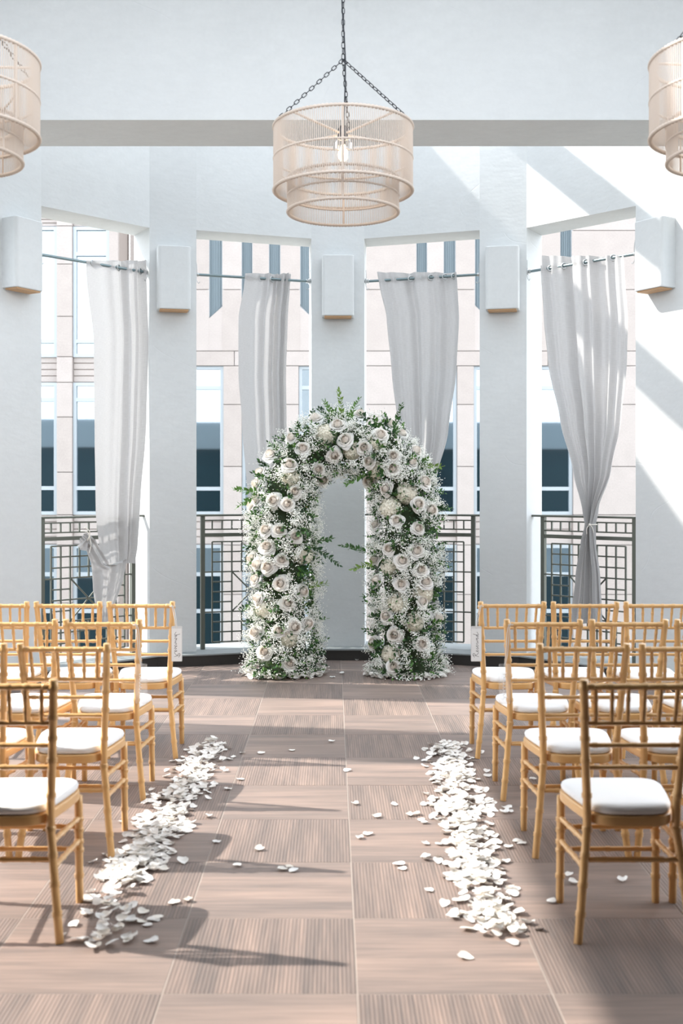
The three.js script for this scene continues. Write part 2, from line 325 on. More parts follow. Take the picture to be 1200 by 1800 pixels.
// white ink strokes for the clear tags: thin tubes laid on the plate
function inkStrokes(w, h) {
  const S = [[[0, 0], [0.3, 0.9], [0.9, 1], [0.8, 0.5], [0.2, 0.45], [1, 0]]]; const gs = [];
  for (let k = 0; k < 8; k++) {
    const y0 = h * (0.12 + 0.66 * k / 8), n = k === 0 || k === 7 ? 1 : 0.55, pts = [];
    for (let i = 0; i <= 6; i++) { const f = i / 6; pts.push(V(w * (-0.16 + 0.34 * n * Math.sin(f * Math.PI)) * (k === 7 ? -1 : 1), y0 + h * 0.082 * f + 0.005 * Math.sin(f * 6.28), 0.003)); }
    gs.push(rod(pts, 0.0011, 4));
  }
  return gs;
}
function reservedTag(row, x, side, white, label) { // side: -1 tag at the chair's left post, +1 at its right post
  const post = side * 0.186, z = ROWZ[row] + 0.222, sx = x + post + side * (white ? 0.026 : 0.012);
  const t = thing('reserved_tag', label, 'tag', [sx, 0, z + (white ? 0.018 : 0.02)], 0, 'reserved tags hung on aisle chairs');
  const drop = white ? 0.78 : 0.7;
  if (white) {
    part('plate', tagShape(0.062, 0.205, 0.003).translate(0, drop - 0.205, 0), M.tagPlain, t);
    const p = new THREE.PlaneGeometry(0.19, 0.058); if (side > 0) { const uv = p.attributes.uv; for (let i = 0; i < 4; i++) uv.setY(i, 1 - uv.getY(i)); } // the printed face, lettering running up the plate
    const print = part('print', p.rotateZ(Math.PI / 2).translate(0, drop - 0.108, 0.0036), M.tagPrint, t);
    print.userData.label = side > 0 ? 'hand-lettered Reserved in black, mirrored from behind' : 'hand-lettered word Reserved in black';
  } else {
    part('plate', tagShape(0.06, 0.2, 0.003).translate(0, drop - 0.2, 0), M.acrylic, t);
    part('lettering', inkStrokes(0.06, 0.2).map((g) => g.translate(0, drop - 0.2, 0.001)), M.whiteInk, t);
  }
  const y1 = drop - 0.011, dx = -side * 0.03, dz = -0.02;
  const strand = (o) => rod([V(o * 0.4, y1, 0.003), V(o + dx * 0.3, y1 + 0.06, 0.006), V(dx * 0.7 + o, 0.88, 0.004 + dz * 0.3), V(dx, 0.905, 0.004)], 0.0022, 5);
  part('ribbon', [strand(0.004), strand(-0.004), new THREE.TorusGeometry(0.0185, 0.0022, 5, 16).rotateX(Math.PI / 2).translate(dx - side * 0.012 * (white ? 0 : -0), 0.895, dz)], M.ribbon, t);
}
reservedTag(0, -1.12, 1, true, 'frosted white tag lettered Reserved hanging on the left front aisle chair');
reservedTag(0, 1.045, -1, true, 'frosted white tag lettered Reserved hanging on the right front aisle chair');
reservedTag(1, -1.16, 1, false, 'clear tag on white ribbon hanging on the left second-row aisle chair');
reservedTag(1, 1.06, -1, false, 'clear tag on white ribbon hanging on the right second-row aisle chair');

// ---------------------------------------------------------------- wall sconces
M.sconce = new THREE.MeshStandardMaterial({ map: stuccoColor, bumpMap: stuccoBump, bumpScale: 0.002, roughness: 0.75 });
M.tan = new THREE.MeshStandardMaterial({ color: 0xc29c76, roughness: 0.7 });
const facet = (i) => { const a = inner[i], b = inner[i + 1], mx = (a[0] + b[0]) / 2, mz = (a[1] + b[1]) / 2, dx = b[0] - a[0], dz = b[1] - a[1], l = Math.hypot(dx, dz); return { mid: [mx, mz], dir: [dx / l, dz / l], n: [-dz / l, dx / l], len: l, turn: Math.atan2(-dz / l, dx / l) }; };
const sconceShell = (() => { // soft-cornered plaster box
  const w = 0.28, d = 0.15, s = new THREE.Shape(), a = w / 2, r = 0.03;
  s.moveTo(-a, 0); s.lineTo(-a, -d + r); s.quadraticCurveTo(-a, -d, -a + r, -d); s.lineTo(a - r, -d); s.quadraticCurveTo(a, -d, a, -d + r); s.lineTo(a, 0);
  return metreUV(new THREE.ExtrudeGeometry(s, { depth: 0.545, bevelEnabled: true, bevelSize: 0.008, bevelThickness: 0.008, bevelSegments: 2 }).rotateX(-Math.PI / 2).translate(0, 3.185, 0));
})();
[[4, 'second white plaster sconce from the left, on the pier between the two left openings'], [6, 'white plaster sconce on the centre pier, straight above the floral arch'], [8, 'white plaster sconce on the pier left of the cord-tied curtain'], [2, 'leftmost white plaster sconce, cut by the left edge of the picture'], [10, 'rightmost white plaster sconce, sunlit, casting a shadow on the wall']].forEach(([i, label]) => {
  const f = facet(i), t = thing('wall_sconce', label, 'sconce', [f.mid[0], 0, f.mid[1]], f.turn, 'plaster wall sconces');
  part('housing', sconceShell, M.sconce, t);
  part('bottom_panel', box(-0.125, 0.125, 3.166, 3.178, 0.012, 0.14), M.tan, t, 'bare tan underside');
});

// ---------------------------------------------------------------- railings in the openings
M.iron = new THREE.MeshStandardMaterial({ color: 0x63675f, roughness: 0.5, metalness: 0.3 });
const OPEN = [3, 5, 7, 9], openName = ['the leftmost opening, behind the knotted curtain', 'the opening left of the floral arch', 'the opening right of the floral arch', 'the rightmost opening, behind the cord-tied curtain'];
function railing(i, label) {
  const f = facet(i), w = f.len / 2, t = thing('balcony_railing', label, 'railing', [f.mid[0] - f.n[0] * 0.14, 0, f.mid[1] - f.n[1] * 0.14], f.turn, 'grey iron balcony railings');
  const bx = (x0, x1, y0, y1, d = 0.008) => box(x0, x1, y0, y1, -d, d);
  const cell = 0.0925, y1 = 1.09, H = w + 0.03;
  part('handrail', new RoundedBoxGeometry(2 * H, 0.018, 0.06, 2, 0.006).translate(0, 1.335, 0), M.iron, t);
  const pw = w - 0.085;
  for (const s of [-1, 1]) part('post', box(s * pw - 0.019, s * pw + 0.019, LEDGE, 1.33, -0.019, 0.019), M.iron, t);
  part('rail', box(-pw, pw, 1.138, 1.17, -0.016, 0.016), M.iron, t);
  for (const y of [1.288, 1.205]) part('rail', bx(-pw, pw, y - 0.006, y + 0.006), M.iron, t);
  const n = Math.round((2 * pw) / cell);
  for (let k = 0; k < 9; k++) part('bar', bx((k - 4) * cell - 0.006, (k - 4) * cell + 0.006, 1.205, 1.288, 0.0072), M.iron, t);
  const L = 4 * cell, rows = Array.from({ length: 11 }, (_, k) => y1 - k * cell);
  rows.forEach((y, k) => {
    const full = k === 3 || k === 7;
    if (k > 3 && k < 7 && k !== 5) for (const s of [-1, 1]) part('bar', bx(s < 0 ? -L : 2 * cell, s < 0 ? -2 * cell : L, y - 0.006, y + 0.006), M.iron, t);
    else part('bar', bx(full ? -pw : -L, full ? pw : L, y - 0.006, y + 0.006), M.iron, t);
  });
  for (let k = -4; k <= 4; k++) {
    const x = k * cell;
    if (Math.abs(k) >= 2) part('bar', bx(x - 0.0065, x + 0.0065, rows[10], rows[0], 0.0072), M.iron, t);
    else { part('bar', bx(x - 0.0065, x + 0.0065, rows[3], rows[0], 0.0072), M.iron, t); part('bar', bx(x - 0.0065, x + 0.0065, rows[10], rows[7], 0.0072), M.iron, t); }
  }
  for (const s of [-1, 1]) part('diagonal_bar', rod([V(-2 * cell, rows[5] + s * 2 * cell, 0), V(2 * cell, rows[5] - s * 2 * cell, 0)], 0.0075, 6), M.iron, t);
}
OPEN.forEach((i, k) => railing(i, 'dark grey iron lattice railing in ' + openName[k]));
for (const i of [1, 11]) { /* end openings lie outside the frame: no railing needed */ }

// ---------------------------------------------------------------- curtain rods and curtains
M.pipe = new THREE.MeshStandardMaterial({ color: 0x7c8c90, roughness: 0.38, metalness: 0.7 });
M.steel = new THREE.MeshStandardMaterial({ color: 0xb9bcbd, roughness: 0.3, metalness: 0.9 });
const linen = dataTex(512, 512, (u, v, x, y) => { const n = pn(u * 120, v * 10, 120, 1) * 7 + pn(u * 10, v * 120, 120, 2) * 7 + ((x + y) % 2) * 3; const b = 188 + n; return [b, b - 1, b - 1]; }, true, [2.2, 4]);
const linenBump = dataTex(512, 512, (u, v) => 128 + pn(u * 120, v * 8, 120, 1) * 60 + pn(u * 8, v * 120, 120, 2) * 60, false, [2.2, 4]);
M.linen = new THREE.MeshPhysicalMaterial({ map: linen, bumpMap: linenBump, bumpScale: 0.0004, roughness: 0.95, transmission: 0.3, side: THREE.DoubleSide });
M.cord = new THREE.MeshStandardMaterial({ color: 0xf2ede4, roughness: 0.8 });
const ROD = 3.53;
// pixel column/row on the upright plane of an opening, d metres in front of it, in that facet's own axes
function onFacet(f, px, py, d) {
  const ox = f.mid[0] + f.n[0] * d, oz = f.mid[1] + f.n[1] * d, rx = (px - HX) / FOCAL, t = (f.n[0] * ox + f.n[1] * oz) / (f.n[0] * rx - f.n[1]);
  const x = rx * t, z = -t, y = EYE - (py - HY) / FOCAL * t;
  return V((x - f.mid[0]) * f.dir[0] + (z - f.mid[1]) * f.dir[1], y, d);
}
// keys: [row pixel, left pixel, right pixel]; folds displace towards and away from the room
function drape(f, keys, folds, d, amp, warp = 1, nu = 110, nv = 70) {
  const y0 = keys[0][0], y1 = keys[keys.length - 1][0];
  return sheet(nu, nv, (u, v) => {
    const py = y0 + (y1 - y0) * v, [l, r, a = 1, dd = 0] = lerpKeys(keys, py);
    const wob = 0.012 * Math.sin(v * 5 + u * 3), uu = u + wob * Math.sin(Math.PI * u);
    const p = onFacet(f, l + (r - l) * uu, py, d);
    let z = 0; for (const [n, ph, k, drift] of folds) z += k * Math.sin(2 * Math.PI * n * Math.pow(u, warp) + ph + (drift ?? 0) * v) * (warp > 1 ? 0.45 + 0.75 * u : 1);
    p.z += amp * a * z + dd + 0.004 * noise.noise(u * 5, v * 9, n0); return p;
  });
}
let n0 = 2.2;
const curtainSpecs = [
  { i: 3, label: 'grey linen curtain at the far left, its end knotted up on the railing', d: -0.06,
    keys: [[458, 150, 253, 1], [480, 150, 253, 1], [600, 163, 256, 1], [740, 164, 252, 1.0], [900, 166, 240, 1.0], [960, 172, 236, 1], [990, 182, 231, 1.1]],
    folds: [[2, 0.5, 0.55, 0.6], [4, 2.2, 0.5, -0.5], [7, 1, 0.22, 1]], amp: 0.035, rings: [[162, 457], [208, 465], [246, 473]] },
  { i: 5, label: 'grey linen curtain hanging straight behind the left side of the floral arch', d: -0.06,
    keys: [[481, 430, 512, 1], [500, 428, 510, 1], [560, 418, 506, 1], [660, 418, 503, 1], [740, 424, 504, 1], [880, 432, 506, 0.9, 0.05], [1100, 440, 500, 0.9, 0.06]],
    folds: [[1.5, 1.2, 0.7, 0.3], [5, 2.2, 0.55, 0.4], [8, 0, 0.25, 1]], amp: 0.04, rings: [[436, 487], [456, 487], [478, 488]] },
  { i: 7, label: 'grey linen curtain drawn behind the right side of the floral arch', d: -0.06,
    keys: [[479, 664, 803, 1], [500, 668, 805, 1], [560, 681, 808, 1], [650, 690, 804, 1.1], [760, 703, 790, 1.3], [850, 722, 768, 1.5, 0.02], [915, 740, 758, 1.2, 0.05], [960, 735, 766, 1.1, 0.06], [1100, 728, 778, 1.1, 0.06]],
    folds: [[2, 0.4, 0.6, 0.5], [4, 1.8, 0.5, -0.8], [7, 0.5, 0.3, 1.2]], amp: 0.04, rings: [[696, 486], [722, 486], [744, 485], [757, 485], [782, 484], [798, 483]] },
  { i: 9, label: 'grey linen curtain at the right, gathered with white cord at the railing', d: -0.03,
    keys: [[450, 953, 1098, 1], [478, 954, 1100, 1], [560, 960, 1106, 1.1], [640, 968, 1104, 1.1], [740, 990, 1094, 1.2], [830, 1014, 1075, 1.3], [900, 1034, 1051, 1.4, 0.02], [922, 1038, 1046, 1.2, 0.03], [950, 1031, 1049, 1.2, 0.03], [1010, 1021, 1056, 1.3, 0.02], [1095, 1013, 1060, 1.4, 0.02]],
    folds: [[2.5, 0.2, 0.6, 0.5], [5, 1.8, 0.5, -0.6], [9, 0.5, 0.3, 0.8]], amp: 0.045, rings: [[968, 464], [992, 461], [1030, 455], [1078, 449]] },
];
curtainSpecs.forEach(({ i, label, d, keys, folds, amp, rings }, k) => {
  const f = facet(i);
  n0 = 2.2 + k * 3.1;
  const rodThing = thing('curtain_rod', 'galvanised pipe curtain rod across ' + ['the leftmost opening', 'the opening left of the arch', 'the opening right of the arch', 'the rightmost opening'][k], 'curtain rod', [f.mid[0], 0, f.mid[1]], f.turn, 'galvanised curtain rods');
  part('pipe', rod([V(-f.len / 2 - 0.02, ROD, d), V(f.len / 2 + 0.02, ROD, d)], 0.0125, 12), M.pipe, rodThing);
  for (const s of [-1, 1]) {
    const e = s * (f.len / 2 + 0.005);
    part('bracket', [new THREE.CylinderGeometry(0.028, 0.028, 0.01, 14).rotateZ(Math.PI / 2).translate(e - s * 0.006, ROD, d), new THREE.CylinderGeometry(0.018, 0.018, 0.03, 12).rotateZ(Math.PI / 2).translate(e - s * 0.022, ROD, d)], M.steel, rodThing);
    const hook = []; const hx = e - s * 0.012; // wire loop on the jamb
    hook.push(rod([V(hx, ROD + 0.1, d + 0.03), V(hx - s * 0.004, ROD + 0.03, d + 0.035), V(hx, ROD - 0.05, d + 0.03), V(hx - s * 0.02, ROD - 0.085, d + 0.03), V(hx - s * 0.03, ROD - 0.07, d + 0.03)], 0.003, 5));
    part('hook', hook, M.steel, rodThing);
  }
  const t = thing('curtain', label, 'curtain', [f.mid[0], 0, f.mid[1]], f.turn, 'grey linen curtains');
  part('drape', drape(f, keys, folds, d, amp, [2.2, 2.6, 1, 1][k]), M.linen, t);
  for (const [px, py] of rings) { const p = onFacet(f, px, py, d); part('grommet', new THREE.TorusGeometry(0.024, 0.006, 8, 20).rotateY(0.5).translate(p.x, ROD - 0.002, d + 0.004), M.steel, t); }
  if (k === 3) {
    const p = onFacet(f, 1041.5, 922, d + 0.03);
    part('cord', [new THREE.TorusGeometry(0.032, 0.005, 6, 24).rotateX(Math.PI / 2).scale(1, 1, 1.3).translate(p.x, p.y, p.z), rod([p.clone().add(V(0, 0, 0.05)), p.clone().add(V(0.03, -0.02, 0.06)), p.clone().add(V(0.045, -0.07, 0.055))], 0.003, 5), rod([p.clone().add(V(0, 0, 0.05)), p.clone().add(V(-0.02, -0.03, 0.06)), p.clone().add(V(-0.024, -0.08, 0.055))], 0.003, 5), new THREE.SphereGeometry(0.01, 8, 6).translate(p.x, p.y, p.z + 0.05)], M.cord, t, 'white cord tied round the cloth');
  }
  if (k === 0) {
    const dd = d + 0.04;
    // slack bag of cloth carried up to the knot, and the tail below
    part('knotted_end', sheet(40, 46, (u, v) => {
      const keysB = [[0, 137, 951, 152, 934], [0.15, 150, 968, 170, 952], [0.32, 157, 990, 195, 994], [0.5, 160, 1010, 223, 983], [0.7, 163, 1037, 215, 1018], [0.85, 167, 1062, 204, 1050], [1, 178, 1097, 191, 1093]];
      const [lx, ly, rx, ry] = lerpKeys(keysB, v); const p = onFacet(f, lx + (rx - lx) * u, ly + (ry - ly) * u, dd);
      const w = Math.sin(Math.PI * v); p.z += 0.05 * Math.sin(Math.PI * u) * w + 0.014 * Math.sin(u * 16 + v * 5) * (0.3 + w) + 0.01 * Math.sin(u * 30 + 2); return p;
    }), M.linen, t);
    const kp = onFacet(f, 153, 945, dd);
    part('knotted_end', sheet(24, 10, (u, v) => { const a = -2.6 + u * 2.6; return kp.clone().add(V(Math.cos(a) * (0.02 + 0.075 * v) - 0.03 * v, Math.sin(a) * (0.02 + 0.07 * v) - 0.02 * v, 0.02 + 0.02 * Math.sin(u * 20) * v)); }), M.linen, t);
    part('tie', [new THREE.TorusGeometry(0.026, 0.006, 6, 20).rotateY(0.9).rotateX(0.6).translate(kp.x + 0.004, kp.y, kp.z + 0.02), rod([kp.clone().add(V(0, 0, 0.04)), kp.clone().add(V(-0.03, 0.05, 0.05)), kp.clone().add(V(-0.09, 0.06, 0.04))], 0.004, 5), rod([kp.clone().add(V(0, 0, 0.04)), kp.clone().add(V(-0.01, 0.06, 0.05)), kp.clone().add(V(-0.05, 0.09, 0.04))], 0.004, 5), rod([kp.clone().add(V(0, 0, 0.04)), kp.clone().add(V(0.006, -0.06, 0.05)), kp.clone().add(V(-0.004, -0.13, 0.04))], 0.004, 5)], M.cord, t, 'white tie at the knot');
  }
});

// ---------------------------------------------------------------- chandeliers
M.rope = new THREE.MeshStandardMaterial({ color: 0xccbdb0, roughness: 0.85, bumpMap: goldBump, bumpScale: 0.001 });
M.chain = new THREE.MeshStandardMaterial({ color: 0x2b2d33, roughness: 0.45, metalness: 0.6 });
M.bulb = new THREE.MeshStandardMaterial({ color: 0xfff0d8, emissive: new THREE.Color(1.0, 0.72, 0.42), emissiveIntensity: 2.2, roughness: 0.3 });
const linkGeo = (() => { const c = []; for (let i = 0; i < 20; i++) { const a = i / 20 * 2 * Math.PI; c.push(V(Math.cos(a) * 0.008, Math.sin(a) * 0.011 + Math.sign(Math.sin(a)) * 0.007, 0)); } return new THREE.TubeGeometry(new THREE.CatmullRomCurve3(c, true), 20, 0.0024, 5, true); })();
function chain(parent, a, b, name = 'chain') {
  const g = new THREE.Group(); g.name = name; parent.add(g); const L = a.distanceTo(b), n = Math.max(1, Math.round(L / 0.031)), d = b.clone().sub(a).normalize();
  for (let i = 0; i < n; i++) {
    const m = new THREE.Mesh(linkGeo, M.chain); m.name = 'link'; m.castShadow = m.receiveShadow = true;
    m.position.copy(a).lerp(b, (i + 0.5) / n); m.quaternion.setFromUnitVectors(V(0, 1, 0), d).multiply(new THREE.Quaternion().setFromAxisAngle(V(0, 1, 0), (i % 2) * Math.PI / 2 + 0.4)); g.add(m);
  }
}
const drumStrands = (r, y0, y1, n) => { // vertical cord wound over the hoops
  const gs = []; for (let k = 0; k < n; k++) { const a = k / n * 2 * Math.PI, c = Math.cos(a), s = Math.sin(a); gs.push(rod([V(c * r, y0 - 0.008, s * r), V(c * r, y1 + 0.008, s * r)], 0.0024, 5)); } return gs;
};
const hoop = (r, y, t = 0.0075) => { // hoop wrapped in cord: a ribbed ring
  const g = new THREE.TorusGeometry(r, t, 8, 432).rotateX(Math.PI / 2).translate(0, y, 0), p = g.attributes.position;
  for (let i = 0; i < p.count; i++) { const x = p.getX(i), z = p.getZ(i), a = Math.atan2(z, x), q = Math.hypot(x, z), k = (q - r) * (0.3 * Math.cos(a * 108)) / (q || 1); p.setX(i, x * (1 + k)); p.setZ(i, z * (1 + k)); p.setY(i, y + (p.getY(i) - y) * (1 + 0.3 * Math.cos(a * 108))); }
  return g;
};
function buildChandelier() { // origin on the axis at floor height
  const t = new THREE.Group(); t.name = 'rope_chandelier';
  const outer = part('outer_drum', drumStrands(0.375, 3.19, 3.53, 216), M.rope, t); outer.userData.kind = 'stuff';
  for (const y of [3.19, 3.36, 3.53]) part('hoop', hoop(0.373, y, y === 3.36 ? 0.006 : 0.0085), M.rope, t);
  const inn = part('inner_drum', drumStrands(0.3, 3.075, 3.25, 172), M.rope, t); inn.userData.kind = 'stuff';
  for (const y of [3.075, 3.162, 3.25]) part('hoop', hoop(0.298, y, y === 3.162 ? 0.0055 : 0.008), M.rope, t);
  for (let k = 0; k < 4; k++) { const a = Math.PI / 4 + k * Math.PI / 2; part('spoke', rod([V(Math.cos(a) * 0.03, 3.5, Math.sin(a) * 0.03), V(Math.cos(a) * 0.37, 3.53, Math.sin(a) * 0.37)], 0.0065, 7), M.rope, t); }
  for (let k = 0; k < 4; k++) { const a = k * Math.PI / 2 + 0.02; part('strut', rod([V(Math.cos(a) * 0.298, 3.075, Math.sin(a) * 0.298), V(Math.cos(a) * 0.298, 3.25, Math.sin(a) * 0.298)], 0.005, 6), M.rope, t); part('strut', rod([V(Math.cos(a) * 0.372, 3.19, Math.sin(a) * 0.372), V(Math.cos(a) * 0.372, 3.53, Math.sin(a) * 0.372)], 0.005, 6), M.rope, t); part('strut', rod([V(Math.cos(a) * 0.3, 3.25, Math.sin(a) * 0.3), V(Math.cos(a) * 0.37, 3.3, Math.sin(a) * 0.37)], 0.005, 6), M.rope, t); }
  part('hub', new THREE.LatheGeometry([[0.001, 3.545], [0.02, 3.54], [0.03, 3.52], [0.03, 3.48], [0.02, 3.47], [0.012, 3.46], [0.012, 3.445], [0.001, 3.444]].map(([x, y]) => new THREE.Vector2(x, y)).reverse(), 18), M.chain, t);
  const arms = []; for (let k = 0; k < 3; k++) { const a = k * 2.094 + 0.5; arms.push(rod([V(0, 3.46, 0), V(Math.cos(a) * 0.035, 3.465, Math.sin(a) * 0.035), V(Math.cos(a) * 0.045, 3.44, Math.sin(a) * 0.045)], 0.005, 6), new THREE.CylinderGeometry(0.014, 0.016, 0.035, 12).translate(Math.cos(a) * 0.045, 3.425, Math.sin(a) * 0.045)); }
  part('socket', arms, M.steel, t);
  part('bulb', new THREE.LatheGeometry([[0.001, 0.0], [0.014, 0.004], [0.025, 0.018], [0.029, 0.036], [0.024, 0.056], [0.014, 0.072], [0.0115, 0.088], [0.001, 0.09]].map(([x, y]) => new THREE.Vector2(x, 3.35 + y)), 18), M.bulb, t, 'glowing warm bulb');
  const apex = V(0, 3.9, 0);
  for (const a of [-2.75, -0.35, 1.45]) chain(t, V(Math.cos(a) * 0.365, 3.54, -Math.sin(a) * 0.365), apex);
  chain(t, apex, V(0, 5.61, 0));
  part('cable', rod([V(0.004, 3.54, 0.004), V(0.012, 3.9, 0.008), V(-0.01, 4.3, 0.012), V(0.012, 4.9, 0.012), V(0.004, 5.62, 0)], 0.0035, 6), M.chain, t);
  part('canopy', new THREE.LatheGeometry([[0.001, 5.585], [0.02, 5.585], [0.055, 5.6], [0.06, 5.62], [0.001, 5.62]].map(([x, y]) => new THREE.Vector2(x, y)), 20), M.chain, t);
  return t;
}
const lampProto = buildChandelier();
[[0.055, -6.0, 'two-tiered beige rope drum chandelier hanging centred before the beam, lit bulb inside'], [-1.716, -5.03, 'left rope drum chandelier, cut by the left edge of the picture'], [1.824, -5.03, 'right rope drum chandelier, cut by the right edge of the picture']].forEach(([x, z, label], k) => {
  const c = lampProto.clone(); c.name = numbered('rope_chandelier'); c.position.set(x, 0, z); c.rotation.y = k * 1.1; c.userData = { label, category: 'chandelier', group: 'rope drum chandeliers' }; scene.add(c);
  const l = new THREE.PointLight(new THREE.Color(1, 0.78, 0.52), 0.035); l.name = 'bulb_light'; l.position.set(x, 3.385, z); l.castShadow = true; l.shadow.radius = 1.2; scene.add(l);
});

// ---------------------------------------------------------------- rose petals on the floor
function petalGeo(k, len = 0.05, wid = 0.046) {
  const o = k * 5.3, curl = 0.35 + 0.5 * ((k * 0.37) % 1), fold = (k % 3) * 0.25;
  return sheet(6, 6, (u, v) => {
    const a = u * 2 - 1, w = Math.sin(Math.PI * Math.pow(0.12 + 0.86 * v, 0.72)) * wid * 0.52, notch = 0.07 * len * Math.exp(-a * a * 14) * (v > 0.95 ? 1 : 0);
    const x = a * w, y = (v - 0.5) * len - notch, r = Math.hypot(x / wid, y / len) * 2;
    return V(x, curl * 0.011 * r * r + 0.006 * fold * a * a + 0.004 * noise.noise(u * 3 + o, v * 3, o), y);
  });
}
M.petal = [[0xfaf7f2], [0xf8f3ea], [0xfaf9f6], [0xf3eadc]].map(([c]) => new THREE.MeshPhysicalMaterial({ color: c, roughness: 0.6, transmission: 0.06, sheen: 0.2, sheenRoughness: 0.5 }));
const petalGeos = Array.from({ length: 6 }, (_, k) => petalGeo(k));
let petalCount = 0;
function petal(x, z, y, label, group, scale = 1, tilt = 0.35) {
  const m = new THREE.Mesh(petalGeos[Math.floor(rnd() * 6)], M.petal[rnd() < 0.08 ? 3 : Math.floor(rnd() * 3)]); m.name = numbered('rose_petal');
  m.position.set(x, y, z); m.rotation.set((rnd() - 0.5) * tilt * 2, rnd() * 6.28, (rnd() - 0.5) * tilt * 2, 'YXZ'); if (rnd() < 0.25) m.scale.y = -0.5;
  m.scale.multiplyScalar(scale * rr(0.8, 1.2)); if (m.scale.y < 0) m.position.y += 0.008;
  m.castShadow = m.receiveShadow = true; m.userData = { label, category: 'petal', group }; scene.add(m); petalCount++;
}
const ORD = ['', 'second', 'third', 'fourth', 'fifth', 'sixth', 'seventh', 'eighth', 'ninth', 'tenth', 'eleventh', 'twelfth'], LOOSE = 'loose petals on the floor', LOOSELABEL = (x, z) => 'loose petal ' + (z < -8.5 ? 'on the tiles at the foot of the floral arch' : x > 0.75 ? 'on the tiles under the right chairs' : x < -0.62 ? 'on the tiles just beside the left petal band' : z < -6 ? 'in the far part of the aisle' : x < 0 ? 'in the left half of the aisle' : 'in the right half of the aisle');
// [px, py, label]
[[365, 1437, 'petal alone right of the left petal band, beside the third-row seat shadow'], [382, 1481], [454, 1495], [418, 1523], [497, 1530], [507, 1526], [514, 1532], [625, 1415, 'white petal just right of the centre tile joint in the middle aisle'], [693, 1416], [661, 1437], [720, 1434], [732, 1433], [745, 1448], [633, 1474], [645, 1468], [771, 1485], [746, 1507], [700, 1521], [708, 1529], [755, 1567], [819, 1684, 'nearest loose petal below the right petal band'], [900, 1659], [305, 1587], [330, 1584], [268, 1618], [258, 1628], [250, 1622], [276, 1616], [265, 1656], [769, 1393], [857, 1409], [860, 1430], [890, 1422], [897, 1428], [888, 1430], [868, 1480], [876, 1484], [912, 1480], [918, 1484], [583, 1305], [514, 1320], [458, 1325], [609, 1356], [746, 1338], [402, 1388], [421, 1371], [600, 1185], [585, 1191], [627, 1161], [1094, 1550, 'white petal under the nearest right chair, between its legs'], [970, 1586, 'white petal touching the front leg of the nearest right chair'], [999, 1540], [1008, 1554], [908, 1481], [935, 1371], [905, 1565], [903, 1573], [840, 1633]].map(([px, py, label]) => ({ at: floorAt(px, py), label, zone: LOOSELABEL(...floorAt(px, py)) })).sort((a, b) => b.at[1] - a.at[1]).forEach((q, k, all) => {
  const peers = all.filter((o) => o.zone === q.zone && !o.label), n = peers.indexOf(q), far = peers.length - 1 - n;
  const which = n <= far ? (n ? ORD[n] + ' nearest the camera' : 'nearest the camera') : (far ? ORD[far] + ' farthest from the camera' : 'farthest from the camera');
  petal(q.at[0], q.at[1], 0.004, q.label ?? q.zone + ', ' + which, LOOSE, 0.92, 0.12);
});
const bandL = [[378, 1304], [358, 1335], [338, 1366], [318, 1395], [302, 1421], [283, 1452], [262, 1482], [245, 1512], [228, 1542], [205, 1580], [182, 1622], [166, 1668]];
const bandR = [[788, 1308], [793, 1335], [798, 1358], [802, 1385], [806, 1410], [813, 1437], [820, 1470], [825, 1500], [833, 1535], [842, 1565], [856, 1605], [878, 1642]];
const stuffPetals = [], zone = (z) => z > -4.35 ? ', nearest end' : z > -4.9 ? ', beside the third-row chair' : ', towards the second-row chair';
function stuffPetal(x, z, y, s = 1, tilt = 0.3) { stuffPetals.push([x, y, z, (rnd() - 0.5) * tilt * 2, rnd() * 6.28, (rnd() - 0.5) * tilt * 2, s * rr(0.75, 1.2)]); }
for (const [band, label, group, near] of [[bandL, 'white rose petal heaped in the petal band along the left chairs', 'petals of the left aisle band', 128], [bandR, 'white rose petal heaped in the petal band along the right chairs', 'petals of the right aisle band', 112]]) {
  const pts = band.map(([px, py]) => floorAt(px, py)), N = 1050, list = [];
  for (let k = 0; k < N; k++) {
    const q = rnd() * (pts.length - 1.001), i = Math.floor(q), f = q - i, clump = noise.noise(q * 1.7, band === bandL ? 3 : 9, 0.5);
    if (clump < -0.28 && rnd() < 0.75) continue;
    if (q > pts.length - 3.2 && rnd() < (band === bandL ? 0.7 : 0.35)) continue;
    const g = gauss() * (0.062 + 0.02 * clump), x = pts[i][0] + (pts[i + 1][0] - pts[i][0]) * f + g, z = pts[i][1] + (pts[i + 1][1] - pts[i][1]) * f + gauss() * 0.03;
    const mound = Math.exp(-g * g / 0.0049); list.push([x, z, 0.004 + 0.036 * rnd() * mound]);
  }
  list.sort((a, b) => b[1] - a[1]);
  list.forEach(([x, z, y], k) => { if (k < near) petal(x, z, y, label + zone(z), group + zone(z), 0.88, 0.38); else stuffPetal(x, z, y, 0.88, 0.38); });
}

// ---------------------------------------------------------------- floral arch
const AZ = -9.42, AXC = 0.10, AR = 0.52, AH = 1.45, RT = 0.262;
const arch = thing('floral_arch', 'tall arch covered in white roses, hydrangeas, baby\'s breath and green leaves', 'floral arch', [AXC, 0, AZ]);
const LEG = AH, ARC = Math.PI * AR, TOTAL = 2 * LEG + ARC;
function spine(s) { // arc length -> point and outward normal (in the arch plane, from the doorway outwards)
  if (s < LEG) return { p: V(-AR, s, 0), n: V(-1, 0, 0) };
  if (s > LEG + ARC) return { p: V(AR, TOTAL - s, 0), n: V(1, 0, 0) };
  const a = Math.PI - (s - LEG) / AR; return { p: V(Math.cos(a) * AR, AH + Math.sin(a) * AR, 0), n: V(Math.cos(a), Math.sin(a), 0) };
}
const thick = (s) => { const e = Math.min(s, TOTAL - s); return RT * (1 + 0.14 * Math.exp(-e / 0.22)) * (1 + 0.09 * noise.noise(s * 2.1, 4, 1)) * (e > LEG ? 0.93 : 1); };
